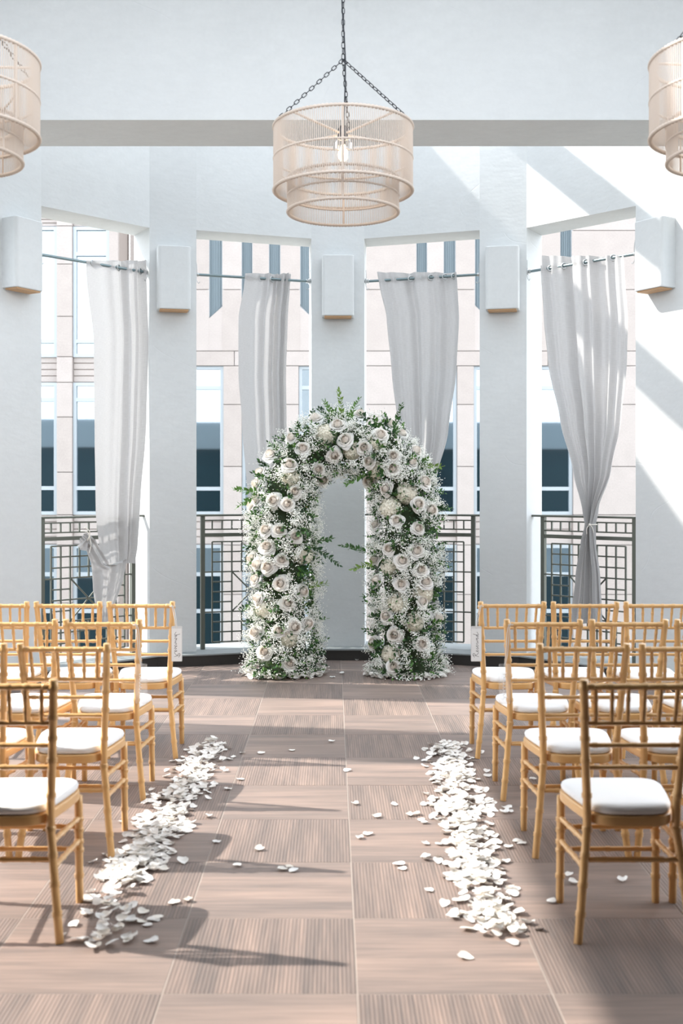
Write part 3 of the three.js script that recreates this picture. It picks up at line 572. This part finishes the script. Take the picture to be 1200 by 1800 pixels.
M.moss = new THREE.MeshStandardMaterial({ color: 0x3d4a33, roughness: 1, bumpMap: stuccoBump, bumpScale: 0.02 });
part('core', (() => {
  return sheet(20, 90, (u, v) => { const s = v * TOTAL, { p, n } = spine(s), a = u * 2 * Math.PI, r = thick(s) * 0.68 * (1 + 0.2 * noise.noise(Math.cos(a) * 2, Math.sin(a) * 2, s * 6)); return p.clone().addScaledVector(n, Math.cos(a) * r).add(V(0, 0, Math.sin(a) * r * 0.85)).setY(Math.max(0.005, p.y + n.y * Math.cos(a) * r)); });
})(), M.moss, arch, 'dark mossy foam behind the flowers');
// rose: spiral of cupped petals
function roseGeo(k) {
  const gs = [], n = 24, o = k * 3.7;
  for (let i = 0; i < n; i++) {
    const t = i / (n - 1), a0 = i * 2.4 + o, A = 1.5 - 0.6 * t, R = 0.009 + 0.052 * Math.pow(t, 1.05), H = 0.062 - 0.012 * t - 0.034 * t * t, jit = 0.03 * noise.noise(i * 1.3, o, 2), c0 = Math.max(0, 1 - t * 1.8);
    const g = sheet(8, 7, (u, v) => {
      const a = (u * 2 - 1), ve = v * (1 - (0.04 + 0.12 * t) * a * a * v + 0.035 * t * v * Math.exp(-a * a * 18)), w = A * (0.5 + 0.5 * Math.sin(ve * 1.7)), curl = Math.max(0, ve - 0.7) / 0.3;
      const r = 0.002 + R * ((1 - c0) * Math.pow(ve, 0.6) + c0 * Math.sin(Math.PI * (0.1 + 0.76 * ve))) * (1 + 0.03 * Math.sin(u * 9 + i)) + t * 0.006 * curl * curl, y = H * Math.pow(ve, 1.0 + 0.3 * t) * (1 + jit) - t * (0.007 + 0.01 * t) * curl * curl + 0.002 * a * a * t;
      const th = a0 + a * w; return V(Math.cos(th) * r, y, Math.sin(th) * r);
    });
    const c = new Float32Array(g.attributes.position.count * 3), warm = 1 - t; // inner petals are blush
    for (let q = 0; q < c.length; q += 3) { c[q] = 0.975; c[q + 1] = 0.965 - 0.07 * Math.pow(warm, 1.2); c[q + 2] = 0.94 - 0.13 * Math.pow(warm, 1.2); }
    g.setAttribute('color', new THREE.BufferAttribute(c, 3)); gs.push(g);
  }
  return mergeAll(gs);
}
M.rose = new THREE.MeshPhysicalMaterial({ vertexColors: true, roughness: 0.6, transmission: 0.2, sheen: 0.3, sheenRoughness: 0.5, side: THREE.DoubleSide });
const roseGeos = [0, 1, 2].map(roseGeo);
// hydrangea: ball of four-petalled florets
function hydrangeaGeo(k) {
  const gs = [], n = 130;
  for (let i = 0; i < n; i++) {
    const y = 1 - 1.7 * (i + 0.5) / n, q = Math.sqrt(Math.max(0, 1 - y * y)), a = i * 2.39996 + k, d = V(Math.cos(a) * q, y, Math.sin(a) * q), R = 0.086 * (1 + 0.1 * noise.noise(d.x * 3, d.y * 3, d.z * 3 + k));
    const quat = new THREE.Quaternion().setFromUnitVectors(V(0, 1, 0), d.clone().add(V(rr(-0.35, 0.35), rr(-0.35, 0.35), rr(-0.35, 0.35))).normalize()), spin = rnd() * 6.28;
    for (let p = 0; p < 4; p++) {
      const g = sheet(2, 2, (u, v) => { const b = u * 2 - 1, w = 0.0085 * Math.sin(Math.PI * (0.15 + 0.75 * v)); return V(b * w, 0.004 * v * v - 0.002 * b * b, 0.001 + v * 0.0155); });
      g.rotateY(spin + p * Math.PI / 2).applyQuaternion(quat).translate(d.x * R, d.y * R, d.z * R); gs.push(g);
    }
  }
  gs.push(new THREE.SphereGeometry(0.081, 16, 12));
  return mergeAll(gs);
}
M.hydrangea = new THREE.MeshPhysicalMaterial({ color: 0xf5f0e0, roughness: 0.75, transmission: 0.12, side: THREE.DoubleSide });
const hydGeos = [0, 1].map(hydrangeaGeo);
const archAt = (cx, cy, z) => { const px = 380 + cx / 2.7273, py = 680 + cy / 2.7273, D = -(AZ + z), s = FOCAL / D; return V((px - HX) / s - AXC, EYE - (py - HY) / s, z); };
function nearestSpine(x, y) { let best = null; for (let s = 0; s <= TOTAL; s += 0.02) { const q = spine(s), d = Math.hypot(q.p.x - x, q.p.y - y); if (!best || d < best.d) best = { s, d, ...q }; } return best; }
function surfaceSpot(cx, cy) { let z = 0.2, p, b; for (let i = 0; i < 3; i++) { p = archAt(cx, cy, z); b = nearestSpine(p.x, p.y); const r = thick(b.s) * 1.0; z = Math.sqrt(Math.max(0.0016, r * r - Math.min(b.d, r) ** 2)) * 0.9; } p = archAt(cx, cy, z); { const r = thick(b.s) * 0.97; if (b.d > r) { p.x = b.p.x + (p.x - b.p.x) * r / b.d; p.y = b.p.y + (p.y - b.p.y) * r / b.d; } } const dir = V((p.x - b.p.x) * 1.1, (p.y - b.p.y) * 1.1, Math.max(z, 0.1) * 1.5).normalize(); return { p, dir }; }
const heads = [];
const roses = [[475, 160], [582, 188], [690, 128], [838, 178], [888, 228], [785, 235], [620, 257], [708, 292], [415, 300], [565, 328], [262, 332], [850, 332], [950, 312], [733, 358], [932, 365], [350, 378], [215, 415], [488, 398], [848, 395], [993, 458], [125, 450], [530, 470], [378, 505], [720, 468], [818, 488], [200, 540], [277, 545], [338, 565], [160, 572], [967, 562], [1025, 592], [865, 643], [735, 660], [240, 688], [300, 690], [378, 718], [965, 680], [245, 770], [828, 778], [697, 828], [890, 838], [157, 825], [203, 852], [313, 832], [958, 790], [980, 880], [775, 930], [885, 950], [1000, 938], [310, 943], [193, 925], [410, 982], [205, 1015], [340, 1040], [985, 1030], [818, 1100], [1067, 1112], [437, 1135], [372, 1152], [192, 1178], [300, 1172], [855, 1190], [748, 1232], [985, 1235], [233, 1272], [352, 1330], [850, 1345], [250, 865], [365, 248]];
const hyds = [[522, 215], [650, 315], [360, 435], [760, 415], [820, 580], [440, 810], [815, 865], [860, 1040], [955, 1135], [820, 1285], [350, 1205], [215, 1065], [1010, 990], [915, 510], [770, 262], [600, 1360 - 1000 + 0 + 20]].slice(0, 15);
for (const [cx, cy] of roses) {
  const { p, dir } = surfaceSpot(cx, cy), m = part('rose', roseGeos[Math.floor(rnd() * 3)], M.rose, arch), s = rr(0.9, 1.12) * 1.13;
  dir.add(V(rr(-0.35, 0.35), rr(0.15, 0.65), rr(0, 0.2))).normalize();
  m.quaternion.setFromUnitVectors(V(0, 1, 0), dir).multiply(new THREE.Quaternion().setFromAxisAngle(V(0, 1, 0), rnd() * 6.28)); m.scale.setScalar(s); m.position.copy(p).addScaledVector(dir, -0.01); heads.push([p, 0.055]);
}
for (const [cx, cy] of hyds) {
  const { p, dir } = surfaceSpot(cx, cy), m = part('hydrangea', hydGeos[Math.floor(rnd() * 2)], M.hydrangea, arch);
  m.quaternion.setFromUnitVectors(V(0, 1, 0), dir); m.position.copy(p).addScaledVector(dir, -0.06); m.scale.setScalar(rr(0.85, 1.05)); heads.push([p, 0.085]);
}
const clear = (p, k = 0.8) => { for (const [q, r] of heads) if (Math.hypot(p.x - q.x, p.y - q.y) < r * k && p.z > q.z - 0.05) return false; return true; };
function skin(spread = 1, front = 0.75) { // random spot on the arch's outer skin
  const s = rnd() * TOTAL, { p, n } = spine(s), a = rnd() < front ? rr(-0.3, Math.PI + 0.3) : rnd() * 6.28, r = thick(s) * spread, d = n.clone().multiplyScalar(Math.cos(a)).add(V(0, 0, Math.sin(a)));
  const q = p.clone().addScaledVector(d, r); q.y = Math.max(0.015, q.y); return { q, d, s };
}
// leaves
const leafGeo = sheet(2, 4, (u, v) => { const a = u * 2 - 1, w = 0.0115 * Math.sin(Math.PI * Math.pow(v, 0.75)); return V(a * w, -0.004 * a * a + 0.006 * v * v, v * 0.042); });
M.leaf = [0x3f6a34, 0x2f5430, 0x5d8a3c, 0x7d9e48].map((c) => new THREE.MeshPhysicalMaterial({ color: c, roughness: 0.5, transmission: 0.25, side: THREE.DoubleSide }));
M.leafStuff = new THREE.MeshPhysicalMaterial({ color: 0xffffff, roughness: 0.5, transmission: 0.2, side: THREE.DoubleSide });
M.stem = new THREE.MeshStandardMaterial({ color: 0x6a7d4a, roughness: 0.8 });
const leafMs = [], leafCs = [], tmpO = new THREE.Object3D(), cA = new THREE.Color(), greens = [0x3f6a34, 0x2f5430, 0x4b763a, 0x5d8a3c, 0x2b4a2c];
function leafAt(pos, dir, scale, parent, mat) {
  tmpO.position.copy(pos); tmpO.quaternion.setFromUnitVectors(V(0, 0, 1), dir).multiply(new THREE.Quaternion().setFromAxisAngle(V(0, 0, 1), rr(-1, 1))); tmpO.scale.setScalar(scale); tmpO.updateMatrix();
  if (parent) { const m = part('leaf', leafGeo, mat, parent); m.position.copy(tmpO.position); m.quaternion.copy(tmpO.quaternion); m.scale.copy(tmpO.scale); } else { leafMs.push(tmpO.matrix.clone()); leafCs.push(greens[Math.floor(rnd() * 5)]); }
}
let singleLeaves = 0;
function sprig(base, dir, len, own) { // stem with leaves in pairs
  const droop = V(rr(-0.2, 0.2), rr(-0.35, 0.1), rr(-0.1, 0.2)), pts = [0, 0.33, 0.66, 1].map((t) => base.clone().addScaledVector(dir, len * t).addScaledVector(droop, len * t * t * 0.6)), curve = new THREE.CatmullRomCurve3(pts);
  if (pts.some((p) => p.y < 0.02)) return;
  const holder = own ? part('sprig', rod(pts, 0.0016, 5), M.stem, arch) : null, n = Math.round(len / 0.02), mat = M.leaf[Math.floor(rnd() * 4)];
  const side = V(0, 0, 1).cross(dir).normalize();
  for (let i = 1; i <= n; i++) for (const s of i === n ? [0] : [-1, 1]) {
    const t = i / n, p = curve.getPoint(t), d = curve.getTangent(t).clone().addScaledVector(side, s * rr(0.6, 1.1)).add(V(rr(-0.45, 0.45), rr(-0.45, 0.45), rr(-0.4, 0.6))).normalize();
    leafAt(p, d, rr(0.65, 1.25) * (1.1 - 0.35 * t), own ? holder : null, mat); if (own) singleLeaves++;
  }
}
// sprigs that stand clear of the outline, as seen in the photograph: [crop x, crop y, direction]
[[600, 130, 0.05, 1, 0.2], [560, 140, -0.35, 0.9, 0.16], [640, 140, 0.3, 0.9, 0.17], [860, 170, 0.35, 0.9, 0.16], [170, 500, -0.95, 0.25, 0.16], [170, 530, -0.8, -0.4, 0.14], [490, 780, 0.9, -0.5, 0.2], [480, 740, 0.9, 0.2, 0.17], [690, 780, -0.9, 0.35, 0.16], [720, 850, -0.9, -0.2, 0.12], [690, 430, -0.9, -0.5, 0.17], [1000, 380, 0.95, 0.1, 0.14], [460, 950, 0.95, 0.15, 0.13], [1040, 960, 0.95, -0.3, 0.13]].forEach(([cx, cy, dx, dy, len]) => {
  if (singleLeaves < 285) { const v = V(dx, dy, 0.25).normalize(); sprig(archAt(cx, cy, 0.14).addScaledVector(v, -0.07), v, len + 0.07, true); }
});
for (let k = 0; k < 330; k++) { const { q, d } = skin(rr(0.8, 0.95)); if (!clear(q, 0.9)) continue; sprig(q, d.clone().add(V(rr(-0.9, 0.9), rr(-0.6, 0.9), rr(-0.2, 0.3))).normalize(), rr(0.06, 0.15), false); }
for (let k = 0; k < 4200; k++) { const { q, d } = skin(rr(0.7, 1.0)); leafAt(q, d.clone().add(V(rr(-1, 1), rr(-1, 1), rr(-0.5, 0.5))).normalize(), rr(0.7, 1.25)); }
function stuff(name, geo, mat, mats, cols, parent, label, cat) {
  const m = new THREE.InstancedMesh(geo, mat, mats.length); m.name = name; mats.forEach((x, i) => m.setMatrixAt(i, x)); if (cols) cols.forEach((c, i) => m.setColorAt(i, cA.set(c)));
  m.castShadow = m.receiveShadow = true; m.userData.kind = 'stuff'; if (label) m.userData.label = label; if (cat) m.userData.category = cat; (parent ?? scene).add(m); return m;
}
stuff('foliage', leafGeo, M.leafStuff, leafMs, leafCs, arch, 'green leaves between the flowers');
// baby's breath: clouds of tiny blossoms on hair-thin stems
{
  const blossom = new THREE.IcosahedronGeometry(0.0041, 0), ms = [], stems = [];
  for (let k = 0; k < 1500; k++) {
    const { q, d } = skin(rr(0.78, 0.98), 0.8); if (noise.noise(q.x * 5 + 3, q.y * 5, q.z * 5) < -0.2) continue;
    const head = q.clone().addScaledVector(d.clone().add(V(rr(-0.4, 0.4), rr(-0.3, 0.5), 0)).normalize(), rr(0.02, 0.085)), R = rr(0.025, 0.055);
    for (let i = 0; i < 46; i++) {
      const b = head.clone().add(V(gauss(), gauss(), gauss()).multiplyScalar(R * 0.62)); if (b.y < 0.01 || !clear(b, 0.78)) continue;
      tmpO.position.copy(b); tmpO.rotation.set(rnd() * 6, rnd() * 6, 0); tmpO.scale.set(1, 0.8, 1).multiplyScalar(rr(0.7, 1.35)); tmpO.updateMatrix(); ms.push(tmpO.matrix.clone());
      if (i % 9 === 0 && q.distanceTo(b) < 0.14) stems.push(rod([q, b], 0.0006, 3));
    }
  }
  stuff('babys_breath', blossom, new THREE.MeshStandardMaterial({ color: 0xfbfbf5, roughness: 0.8 }), ms, null, arch, 'clouds of tiny white blossoms');
  const st = part('flower_stems', stems, M.stem, arch); st.userData.kind = 'stuff';
}
// petals round the feet of the arch
for (const cx of [-AR, AR]) for (let k = 0; k < 230; k++) { const a = rr(-0.3, Math.PI + 0.3), r = 0.3 * (0.75 + 0.36 * Math.pow(rnd(), 1.5)); stuffPetal(AXC + cx + Math.cos(a) * r * 1.1, AZ + Math.sin(a) * r * 0.95 - 0.02, 0.006 + rnd() * 0.03, 0.95, 0.6); }
{
  const ms = stuffPetals.map(([x, y, z, rx, ry, rz, s]) => { tmpO.position.set(x, y, z); tmpO.rotation.set(rx, ry, rz, 'YXZ'); tmpO.scale.setScalar(s); tmpO.updateMatrix(); return tmpO.matrix.clone(); });
  stuff('petal_scatter', petalGeos[1], M.petal[0], ms, null, null, 'white petals of the far ends of both bands and round the arch feet', 'petals');
}

// ---------------------------------------------------------------- the building across the street
const stoneTex = dataTex(512, 512, (u, v) => { const n = pn(u * 8, v * 8, 8, 1) * 6 + pn(u * 60, v * 60, 60, 2) * 7 + pn(u * 150, v * 150, 150, 3) * 6; return [176 + n, 168 + n, 164 + n]; }, true, [0.5, 0.5]);
M.stone = [0, 1].map((k) => new THREE.MeshStandardMaterial({ map: stoneTex, roughness: 0.85, color: k ? 0xf8f7f6 : 0xffffff }));
M.frame = new THREE.MeshStandardMaterial({ color: 0xa9b2b8, roughness: 0.45, metalness: 0.2 });
M.glass = new THREE.MeshStandardMaterial({ color: new THREE.Color(0.33, 0.39, 0.44), roughness: 0.03, metalness: 1 });
M.louver = new THREE.MeshStandardMaterial({ color: 0x75838a, roughness: 0.5, metalness: 0.1 });
M.joint = new THREE.MeshStandardMaterial({ color: 0x9c928c, roughness: 0.95 });
function facade(Z, label, bands, holesAt, windows, x0, x1, strips) {
  const s = FOCAL / -Z, X = (px) => (px - HX) / s, Y = (py) => EYE + (HY - py) / s, g = 0.007;
  const t = thing('office_building', label, 'building', [0, 0, Z]);
  part('backing_wall', box(X(x0), X(x1), -9, Y(bands[0][0]), -1.2, -0.14), M.joint, t);
  const panel = (a, b, c, d) => { if (X(b) - X(a) < 0.05) return; part('stone_panel', metreUV(box(X(a) + g, X(b) - g, Y(d) + g, Y(c) - g, -0.16, 0)), M.stone[Math.floor(rnd() * 2)], t); };
  for (const [y0, y1, kind] of bands) {
    const hs = kind === 'plain' ? [] : kind === 'strips' ? strips.map(([a, b]) => [a, b]) : holesAt; let x = x0;
    for (const [a, b] of [...hs, [x1, x1]]) {
      if (a > x) { const n = Math.max(1, Math.round((a - x) / 170)); for (let k = 0; k < n; k++) panel(x + (a - x) * k / n, x + (a - x) * (k + 1) / n, y0, y1); }
      if (kind === 'grooved' && b > a) { const n = 4, h = (y1 - y0) / n; for (let k = 0; k < n; k++) part('stone_panel', metreUV(box(X(a) + g, X(b) - g, Y(y0 + h * (k + 1)) + 0.022, Y(y0 + h * k), -0.2, -0.115)), M.stone[0], t); }
      x = b;
    }
  }
  for (const [a, b, c, d, bars] of windows) {
    const fw = 0.07, z0 = -0.16, z1 = -0.07, gs = [box(X(a), X(a) + fw, Y(d), Y(c), z0, z1), box(X(b) - fw, X(b), Y(d), Y(c), z0, z1), box(X(a) + fw, X(b) - fw, Y(c) - fw, Y(c), z0, z1), box(X(a) + fw, X(b) - fw, Y(d), Y(d) + fw, z0, z1)];
    for (const q of bars) gs.push(box(X(a) + fw, X(b) - fw, Y(q) - 0.04, Y(q) + 0.04, z0, z1));
    const w = part('window', gs, M.frame, t), ys = [c, ...bars, d];
    for (let k = 0; k < ys.length - 1; k++) part('pane', box(X(a) + fw, X(b) - fw, Y(ys[k + 1]) + 0.03, Y(ys[k]) - 0.03, -0.14, -0.125), M.glass, w);
  }
  for (const [a, b, bot, slant] of strips ?? []) { // ribbed blue-grey recesses with a slanted foot
    const yl = bot + (slant < 0 ? 22 : 0), yr = bot + (slant > 0 ? 22 : 0), top = bands[0][0];
    const quad = (xa, xb, ya, yb, yt, z0, z1) => { const sh = new THREE.Shape([new THREE.Vector2(xa, ya), new THREE.Vector2(xb, yb), new THREE.Vector2(xb, yt), new THREE.Vector2(xa, yt)]); return metreUV(new THREE.ExtrudeGeometry(sh, { depth: z1 - z0, bevelEnabled: false }).translate(0, 0, z0)); };
    const lv = part('louvre_strip', quad(X(a), X(b), Y(yl), Y(yr), Y(top), -0.14, -0.12), M.louver, t);
    const n = 5; for (let k = 1; k < n; k++) { const xa = X(a) + (X(b) - X(a)) * k / n, yy = Y(yl + (yr - yl) * k / n); part('rib', box(xa - 0.007, xa + 0.007, yy, Y(top), -0.12, -0.095), M.louver, lv); }
    part('strip_frame', [box(X(a) - 0.04, X(a), Y(yl), Y(top), -0.14, -0.02), box(X(b), X(b) + 0.04, Y(yr), Y(top), -0.14, -0.02), quad(X(a) - 0.04, X(b) + 0.04, Y(yl) - 0.05, Y(yr) - 0.05, Y(Math.min(yl, yr)) + 0.0, -0.14, -0.13)], M.frame, t);
    part('stone_panel', quad(X(a) + 0.004, X(b) - 0.004, Y(617) + g, Y(617) + g, Y(617) + g + 0.01, -0.16, 0), M.stone[0], t);
    const sh = new THREE.Shape([new THREE.Vector2(X(a) - 0.02, Y(617) + g), new THREE.Vector2(X(b) + 0.02, Y(617) + g), new THREE.Vector2(X(b) + 0.02, Y(yr) - 0.04), new THREE.Vector2(X(a) - 0.02, Y(yl) - 0.04)]);
    part('stone_panel', metreUV(new THREE.ExtrudeGeometry(sh, { depth: 0.155, bevelEnabled: false }).translate(0, 0, -0.16)), M.stone[0], t);
  }
  return t;
}
const W1 = [[330, 392], [425, 490], [525, 588], [738, 803], [833, 895], [943, 1007]];
const strips = [[368, 390, 535, -1], [425, 443, 500, -1], [473, 492, 500, 1], [528, 549, 535, 1], [732, 750, 510, -1], [780, 800, 510, 1], [835, 856, 533, 1], [985, 1004, 520, -1]];
facade(-24, 'pale stone office building with narrow windows seen through the three right openings', [[150, 300, 'strips'], [300, 405, 'strips'], [405, 509, 'strips'], [509, 617, 'strips'], [617, 643, 'plain'], [643, 711], [711, 820], [820, 905], [905, 958, 'grooved'], [958, 1045], [1045, 1160], [1160, 1240], [1240, 1290, 'plain'], [1290, 1500, 'plain'], [1500, 1740, 'plain']], W1,
  W1.flatMap(([a, b]) => [[a, b, 643, 905, [681, 859]], [a, b, 958, 1240, [1010, 1075]]]), 228, 1330, strips);
const W2 = [[-160, -82], [-50, 28], [40, 99], [127, 191]];
facade(-23, 'stone office bay with tall blue windows seen through the leftmost opening', [[60, 110, 'plain'], [110, 260], [260, 372], [372, 397, 'grooved'], [397, 464], [464, 556], [556, 627], [627, 672, 'grooved'], [672, 733], [733, 830], [830, 905], [905, 958, 'grooved'], [958, 1060], [1060, 1240], [1240, 1290, 'plain'], [1290, 1500, 'plain'], [1500, 1700, 'plain']], W2,
  W2.flatMap(([a, b]) => [[a, b, 110, 372, [170]], [a, b, 397, 627, [445, 599]], [a, b, 672, 905, [702, 858]], [a, b, 958, 1240, [1010, 1075]]]), -180, 208, []);
// wings of the hotel on either side of the court (what the windows opposite mirror) and the street
M.wing = new THREE.MeshStandardMaterial({ color: 0x8d989d, roughness: 0.8 });
M.wingDark = new THREE.MeshStandardMaterial({ color: 0x14353c, roughness: 0.35 });
for (const s of [-1, 1]) {
  struct('wall_wing', [metreUV(box(Math.min(s * 3.6, s * 22), Math.max(s * 3.6, s * 22), 3.2, 4.3, -2.9, 3))], M.wing);
  for (const [n, y0, y1, m] of [['window_wing', 0.3, 3.2, M.wingDark], ['wall_wing_base', -1.9, 0.3, M.wing], ['window_wing', -5.2, -1.9, M.wingDark], ['wall_wing_base', -9, -5.2, M.wing]]) struct(n, metreUV(box(Math.min(s * 3.6, s * 22), Math.max(s * 3.6, s * 22), y0, y1, m === M.wing ? -2.9 : -2.8, 3)), m);
}
struct('ground', metreUV(box(-60, 60, -9.3, -9, -60, 40)), new THREE.MeshStandardMaterial({ color: 0x9a9890, roughness: 0.95 }));

shade(scene);
console.log('petals', petalCount, 'leaves', singleLeaves);
renderer.render(scene, camera);
